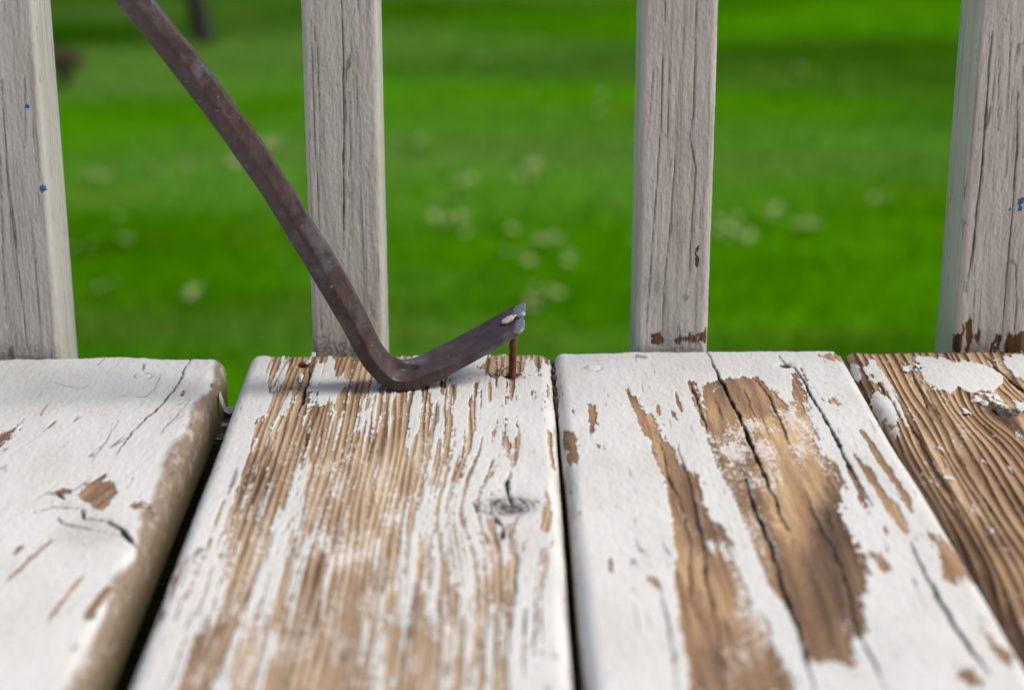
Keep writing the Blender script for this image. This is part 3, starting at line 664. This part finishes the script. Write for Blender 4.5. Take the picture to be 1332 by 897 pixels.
# ------------------------------------------------------------------ pry bar
NAIL = onz(666, 490, 0.)
ST = [  # lower outline, ridge, upper outline (photo pixels), blend from hexagonal shank (0) to flat claw (1)
    ((157, 11.5), (170.7, 0), (188, -15), 0), ((182, 41), (195.7, 30), (213, 14.5), 0), ((205, 70), (218, 58), (235, 42), 0), ((231, 103.5), (244.6, 91), (263, 77), 0), ((253, 132.5), (267.5, 123), (286, 108), 0),
    ((279, 166.5), (293.4, 156.8), (312, 143), 0), ((301, 197), (315.7, 186.9), (334.5, 173), 0), ((338.5, 251), (353.4, 242.3), (373, 231), 0), ((355, 277.5), (370, 269), (390, 258), 0), ((378, 316), (393.6, 308), (414, 297.5), 0),
    ((393, 339.5), (409, 331), (430, 322), 0), ((412, 371.5), (428, 363.5), (450, 356), .02), ((431, 403.5), (447, 398), (470, 392), .05), ((443, 424), (459, 418), (481.5, 415), .1), ((457.5, 451), (473.5, 444.7), (492, 436), .2),
    ((466, 467), (481, 461), (500, 447.5), .3), ((478.5, 484), (492.3, 476.8), (508.5, 455.7), .42), ((496.8, 501.3), (506.8, 490.8), (518, 460), .55), ((516, 508.3), (518, 495.4), (526, 462.7), .68), ((535, 508), (532.4, 494.7), (535, 462.3), .8),
    ((552, 503.5), (548, 490), (546, 459.8), .9), ((576, 493), (569, 482.4), (566, 452), 1), ((606, 477), (600, 469.2), (595, 437.3), 1), ((635.7, 460.3), (629, 453.6), (624, 421.5), 1), ((662, 444.5), (658, 439), (655, 404.5), 1), ((681, 431), (678, 428.6), (680.5, 393.2), 1)]
def catmull(A, n):
    A = np.array(A, float); out = []
    for i in range(len(A) - 1):
        p0 = A[max(i - 1, 0)]; p1 = A[i]; p2 = A[i + 1]; p3 = A[min(i + 2, len(A) - 1)]
        for k in range(n):
            t = k / n
            out.append(.5 * (2 * p1 + (p2 - p0) * t + (2 * p0 - 5 * p1 + 4 * p2 - p3) * t * t + (3 * p1 - p0 - 3 * p2 + p3) * t ** 3))
    out.append(A[-1]); return np.array(out)
# depth: the heel touches the deck, the claw straddles the nail, the bar is straight in plan
heel = onz(518, 508.6, .0003)
CW = .0235                                       # depth of the claw across its tines
x_h, y_h = onz(518, 495)[0], heel[1] - .0042
y_tip = NAIL[1] - CW * .5
slope_y = (y_tip - y_h) / ((NAIL[0] + .004) - x_h)
sec = []
for L_, R_, U_, k in ST:
    yr = y_h + slope_y * (ony(*R_, y_h)[0] - x_h)
    v0 = ony(*R_, yr); uh = ony(*U_, yr + .0108); up_ = ony(*U_, yr + CW); lo = ony(*L_, yr + .0043 * (1 - k) + .0016 * k)
    # hexagonal shank
    c = (uh + lo) / 2
    hexa = [v0, v0 + uh - c, uh, 2 * c - v0, 2 * c - v0 + lo - c, lo]
    # flat claw: ridge and far edge bound the face, the underside is a little narrower
    f = up_ - v0
    claw = [v0, v0 + f / 3, v0 + f * 2 / 3, up_, lo + f * .86, lo]
    sec.append([a * (1 - k) + b * k for a, b in zip(hexa, claw)])
sec = np.array(sec)                               # stations x 6 x 3
# the unseen upper end: straight on, then flattened to a chisel
d0 = (sec[0] - sec[1]).mean(0); d0 /= np.linalg.norm(d0)
ext = []
for Ld, fl in ((.112, .12), (.108, .16), (.085, .55), (.065, .9), (.04, 1.), (.018, 1.)):
    cc = sec[0].mean(0); q = sec[0] - cc; nrm = np.cross(d0, [0, 1., 0]); nrm /= np.linalg.norm(nrm)
    h = (q @ nrm)[:, None] * nrm
    ext.append(cc + d0 * Ld + nrm * (.006 * max(0, Ld - .06) / .05) + (q - h) * (1 + .25 * (1 - fl)) + h * fl)
sec = np.concatenate([np.array(ext), sec])
NS = 7
fine = catmull(sec.reshape(len(sec), -1), NS).reshape(-1, 6, 3)
def ring(V, per=(12, 12, 12, 4, 5, 4), rd=.10):
    """rounded polygon through the six corners, points spread along each side"""
    out = []
    n = len(V)
    for i in range(n):
        a, b = V[i], V[(i + 1) % n]; m = per[i % len(per)]
        p = V[i - 1]
        e1 = min(rd * np.linalg.norm(a - p), .0007); e2 = min(rd * np.linalg.norm(b - a), .0007)
        pa = a + (p - a) / (np.linalg.norm(p - a) + 1e-9) * e1; pb = a + (b - a) / (np.linalg.norm(b - a) + 1e-9) * e2
        out += [pa, (pa + pb) * .25 + a * .5, pb]
        pc = b + (a - b) / (np.linalg.norm(b - a) + 1e-9) * e2
        for k in range(1, m): out.append(pb + (pc - pb) * k / m)
    return out
I_ROOT = (len(ext) + 24) * NS - 2                 # station where the nail slot starts
body = np.array([ring(v) for v in fine[:I_ROOT + 1]])
# folded dent on the inside of the bend
cen_ = body.mean(1)
ti = (len(ext) + 18) * NS
v = fine[ti]; dc = v[0] + (v[3] - v[0]) * .60
Tn = fine[ti + 5].mean(0) - fine[ti - 5].mean(0); Tn /= np.linalg.norm(Tn)
Bn = v[3] - v[0]; Bn -= Tn * (Bn @ Tn); Bn /= np.linalg.norm(Bn)
Nn = np.cross(Tn, Bn); Nn *= np.sign(Nn[2])
dvec = body - dc
al = dvec @ Tn; ac = dvec @ Bn; nn_ = dvec @ Nn
on = sstep(-.005, -.002, nn_)
wgt = np.exp(-((al - .001) / .0058) ** 4) * np.where(ac > 0, np.exp(-(ac / .0009) ** 2), np.exp(-(ac / .0034) ** 2)) * on
lip = np.exp(-((al - .001) / .0062) ** 4) * np.exp(-((ac - .0020) / .0011) ** 2) * on
body = body - wgt[..., None] * Nn * .0030 + lip[..., None] * Nn * .0005
# shallow groove running up the claw face from the slot
s = NT('forged_steel')
n1 = s.noise((190, 190, 130), 6, .68); n2 = s.noise((60, 60, 90), 4, .6, dist=.5); n3 = s.noise((900, 900, 900), 3, .6); n4 = s.noise((350, 350, 500), 3, .6)
c = s.mix(s.mr(n1, .40, .66), (.046, .025, .027), (.092, .060, .063))
c = s.mix(s.mr(n2, .55, .70, 0, .5), c, (.105, .042, .028))
c = s.mix(s.mr(s.noise((45, 60, 45), 4, .7), .54, .68, 0, .75), c, (.13, .14, .165))
c = s.mix(s.mr(n4, .70, .74, 0, .8), c, (.38, .36, .35))
wr = s.attr('wear')
wm = s.mr(s.math('ADD', wr, s.math('MULTIPLY', s.math('SUBTRACT', n4, .5), .9)), .42, .68)
c = s.mix(wm, c, (.44, .47, .54))
h = s.math('ADD', s.math('MULTIPLY', n3, .00007), s.math('MULTIPLY', n1, .0004))
s.bump(h)
M_steel = s.out(c, s.mr(n1, .3, .7, .34, .52), s.mr(wm, 0, 1, .05, .85), .5)
bar = empty('pry_bar', 'rusty brown steel pry bar pulling a nail from the deck', 'pry bar', tuple(heel))
def sub(name, P, wear, lab=None):
    me = grid_mesh(name, P - heel, True, {'wear': wear}, True)
    me.set_sharp_from_angle(angle=R(16))
    o = link(name, me, M_steel, bar)
    if lab: o['label'] = lab
    return o
# bright rubbed arrises near the claw, dark elsewhere
stn = np.linspace(0, 1, len(body))[:, None]
wear = .10 * sstep(.75, 1., stn) + 0 * body[..., 0]
sub('shank', body, wear, 'dark brown hexagonal shank curving down to its heel')
def tine(q0, q1):
    out = []; wv = []
    F = fine[I_ROOT:]
    n = len(F)
    for i, v in enumerate(F):
        u = i / (n - 1); op = sstep(0, .38, np.array(u)); a, b = v[3] - v[0], v[4] - v[5]
        lo_, hi_ = .525 - .075 * op - .02 * u, .525 + .085 * op + .02 * u
        if q0 == 0: cs = [v[0], v[0] + a * lo_, v[5] + b * lo_, v[5]]
        else: cs = [v[0] + a * hi_, v[3], v[4], v[5] + b * hi_]
        if i == n - 1 and True:
            mid = (cs[0] + cs[1]) / 2
            cs = [c_ + (mid - c_) * np.array([.06]) for c_ in cs]
        rg = ring(cs, (6, 3, 5, 3), .12)
        out.append(rg); wv.append([sstep(.05, 1., np.array(u)) * .76] * len(rg))
    return np.array(out), np.array(wv)
for q in ((0, 1), (1, 0)):
    P, W_ = tine(*q)
    # closing bevel at the tip
    e = P[-1]; mid = e.mean(0); tdir = (P[-1] - P[-3]).mean(0); tdir /= np.linalg.norm(tdir)
    P = np.concatenate([P, [mid + (e - mid) * .9 + tdir * .0006]]); W_ = np.concatenate([W_, W_[-1:] * 1.15])
    sub('tine', P, W_, 'claw tine rubbed to bright steel at its tip')

# ------------------------------------------------------------------ nails
s = NT('rusty_iron')
n1 = s.noise((300, 300, 160), 5, .7); s.bump(n1, .9, .0012)
M_rust = s.out(s.ramp(n1, [(.25, (.035, .014, .009)), (.5, (.15, .045, .016)), (.75, (.30, .105, .03))]), .85, .1)
s = NT('nail_head_paint')
n1 = s.noise((330, 330, 330), 4, .65); s.bump(n1, .6, .0006)
M_head = s.out(s.mix(s.mr(n1, .50, .55), (.76, .72, .65), (.10, .055, .035)), .6)
nail = empty('nail', 'rusty nail half pulled out, its head caught in the claw', 'nail', tuple(NAIL))
zt = ony(666, 424, NAIL[1])[2]
zz = np.linspace(-.020, zt, 46)
rr = np.random.RandomState(2)
path = [(.0006 * math.sin(q * 70), .0003 * math.cos(q * 50), q) for q in zz]
G = tube(path, .00165 + .00022 * rr.randn(len(zz)) * .6, 14)
link('nail_shank', grid_mesh('nail_shank', G, True), M_rust, nail)
hd = ony(662.5, 416.5, NAIL[1]) - NAIL
fx = (fine[-2] - fine[-12]).mean(0); fx /= np.linalg.norm(fx)
ac_ = fine[-5][3] - fine[-5][0]; ac_ /= np.linalg.norm(ac_)
nm = np.cross(fx, ac_); nm *= np.sign(nm[2])
rows = []
for rad_, hh in ((.0012, -.0006), (.0032, -.0004), (.0036, -.0001), (.0036, .0002), (.0033, .0005), (.0018, .0006), (.0004, .00062)):
    th = np.arange(22) / 22 * 2 * np.pi
    rows.append(hd + nm * (hh + .0006) + rad_ * (1 + .07 * np.sin(3 * th) + .05 * np.sin(5 * th + 1))[:, None] * (np.cos(th)[:, None] * fx + np.sin(th)[:, None] * ac_ * .75))
link('nail_head', grid_mesh('nail_head', np.array(rows), True), M_head, nail)
def sunk_nail(u, v, z, label, mat=M_head, rad_=.0036, lift=-.0003, tilt=0.):
    p = onz(u, v, z); th = np.arange(20) / 20 * 2 * np.pi; rows = []
    for rk, hh in ((.8, -.004), (1., -.0016), (1., .0002), (.9, .0006), (.5, .0009), (.08, .00095)):
        rows.append(np.stack([np.cos(th) * rad_ * rk * (1 + .04 * np.sin(2 * th + u)), np.sin(th) * rad_ * rk, hh + lift + tilt * np.cos(th) * rad_ * rk], -1))
    o = link('nail', grid_mesh('nail', np.array(rows), True), mat); o.location = p
    return tag(o, label, 'nail')
s = NT('nail_head_white')
n1 = s.noise((400, 400, 400), 3, .6); s.bump(n1, .5, .0003)
M_headw = s.out(s.mix(s.mr(n1, .62, .70), (.78, .76, .73), (.30, .24, .19)), .55)
sunk_nail(187, 489.5, -.0016, 'nail head painted over white in the mostly white cracked board', M_headw)
sunk_nail(772, 478.5, .0010, 'white painted nail head in the board with long splits', M_headw)
sunk_nail(1186, 478, .0010, 'chipped white nail head in the bare brown board', M_head, .0032)
sunk_nail(396, 473, -.0008, 'rusty nail sunk in a hole beside the baluster behind the pry bar', M_rust, .0028)
sunk_nail(1022, 476, .0002, 'dark nail sunk in a hole at the end of a long split', M_rust, .0022)

# ------------------------------------------------------------------ loose bits: curled paint flakes, splinters round the nail
def flake(pts, lift, mat, parent, name='paint_flake', th=.0003):
    """a curled chip of paint: outline points (x,y mm offsets from the first), bent upwards towards one end"""
    P = np.array(pts, float); n = len(P); c = P.mean(0)
    V = []; F = []
    for k, sc_ in ((0, 1.), (1, .55)):
        q = c + (P - c) * sc_; V += [q]
    V = np.concatenate(V + [[c]])
    top = V.copy(); top = np.concatenate([top, V - np.array([0, 0, th])])
    m = len(V)
    for o, s_ in ((0, 1), (m, -1)):
        for i in range(n):
            j = (i + 1) % n
            F.append((o + i, o + j, o + n + j, o + n + i)[::s_]); F.append((o + n + i, o + n + j, o + 2 * n)[::s_])
    for i in range(n): F.append((i, m + i, m + (i + 1) % n, (i + 1) % n))
    top[n:2 * n, 2] += lift; top[2 * n, 2] += lift * 1.3; top[m + n:m + 2 * n, 2] += lift; top[m + 2 * n, 2] += lift * 1.3
    return link(name, mesh(name, top, F, True, 40), mat, parent)
s = NT('flake_paint')
n1 = s.noise((300, 300, 300), 3); s.bump(n1, .5, .0003)
M_flake = s.out(s.mix(s.mr(n1, .5, .7), (.76, .75, .73), (.55, .51, .46)), .6)
def P3(u, v, y): return ony(u, v, y)
# flake peeling off the end of the mostly white board, over the gap
flake([P3(286, 508, -.026), P3(291, 520, -.025), P3(293.5, 528, -.024), P3(291, 532, -.027), P3(287.5, 524, -.030), P3(285, 515, -.030)], -.0008, M_flake, deck)
flake([P3(290, 529, -.004), P3(303, 528.5, -.004), P3(303, 536, -.010), P3(297, 538, -.014), P3(291, 534, -.012)], .0004, M_flake, deck)
# lip of paint hanging from the baluster foot onto the worn board
flake([P3(405.5, 458, .0035), P3(411, 458, .0030), P3(410, 470, .001), P3(407, 478, -.008), P3(405, 479, -.009), P3(406.5, 468, .0005)], .0002, M_flake, railing)
flake([onz(396, 471, .0007), onz(402, 466, .0009), onz(406, 461.5, .0012), onz(405, 466, .0022), onz(404, 470, .0016), onz(399, 473, .001)], .0005, M_flake, deck)
flake([onz(388, 489, .0006), onz(392, 484.5, .0009), onz(395, 488, .0011), onz(392, 496, .0008), onz(389, 497, .0006)], .0006, M_flake, deck)
for k, (u, v) in enumerate(((1179, 481), (1193, 476), (1258, 537), (1266, 521), (1280, 525), (1297, 517))):
    a = k * 1.3; q = onz(u, v, .0014)
    flake([q + np.array([math.cos(a + b) * r_, math.sin(a + b) * r_ * 1.8, h_]) for b, r_, h_ in ((0, .0016, 0), (1.2, .0021, .0007), (2.3, .0015, .0010), (3.4, .0019, .0002), (4.9, .0012, -.0002))], .0004, M_flake, deck)
# splinters and crumbs lifted round the nail, and grit wedged in the tight gap
s = NT('splinter_wood')
n1 = s.noise((500, 500, 500), 3)
M_spl = s.out(s.mix(n1, (.02, .013, .009), (.16, .095, .05)), .9)
rr = np.random.RandomState(12)
G = []
for k in range(34):
    a = rr.rand() * 6.283; d = .0018 + .0045 * rr.rand() ** 1.5
    p = NAIL + np.array([math.cos(a) * d * 1.5, math.sin(a) * d, -.0006])
    e = rr.randn(3) * np.array([.0016, .0014, .0004]) + np.array([0, 0, .0011 * rr.rand() + .0003])
    r0 = .00018 + .00035 * rr.rand()
    G.append(tube([p - e * .3, p + e * .4, p + e + rr.randn(3) * .0003], [r0, r0 * .9, r0 * .3], 6))
for pts, r0 in (([(672, 470), (676, 474), (678, 482)], .00025), ([(660, 478), (656, 481), (652, 487)], .0002), ([(650, 480), (646, 484), (647, 489)], .0002)):
    q = [onz(*p, .0005) + np.array([0, 0, .0008 * (i == 1)]) for i, p in enumerate(pts)]; G.append(tube(q, [r0, r0, r0 * .5], 6))
tag(link('splinters', join_grids('splinters', G), M_spl), 'dark splinters and crumbs round the half pulled nail', 'splinters', kind='stuff')
G = []
for k in range(70):
    y = -.002 - .075 * rr.rand() ** 1.4; x = .0277 + .0006 * rr.randn()
    p = np.array([x, y, -.0022 - .0035 * rr.rand()]); e = rr.randn(3) * np.array([.0006, .0018, .0006])
    r0 = .0005 + .0007 * rr.rand()
    G.append(tube([p - e, p, p + e], [r0 * .5, r0, r0 * .4], 6))
tag(link('grit', join_grids('grit', G), M_spl), 'dark grit and leaf litter wedged in the tight gap between boards', 'grit', kind='stuff')
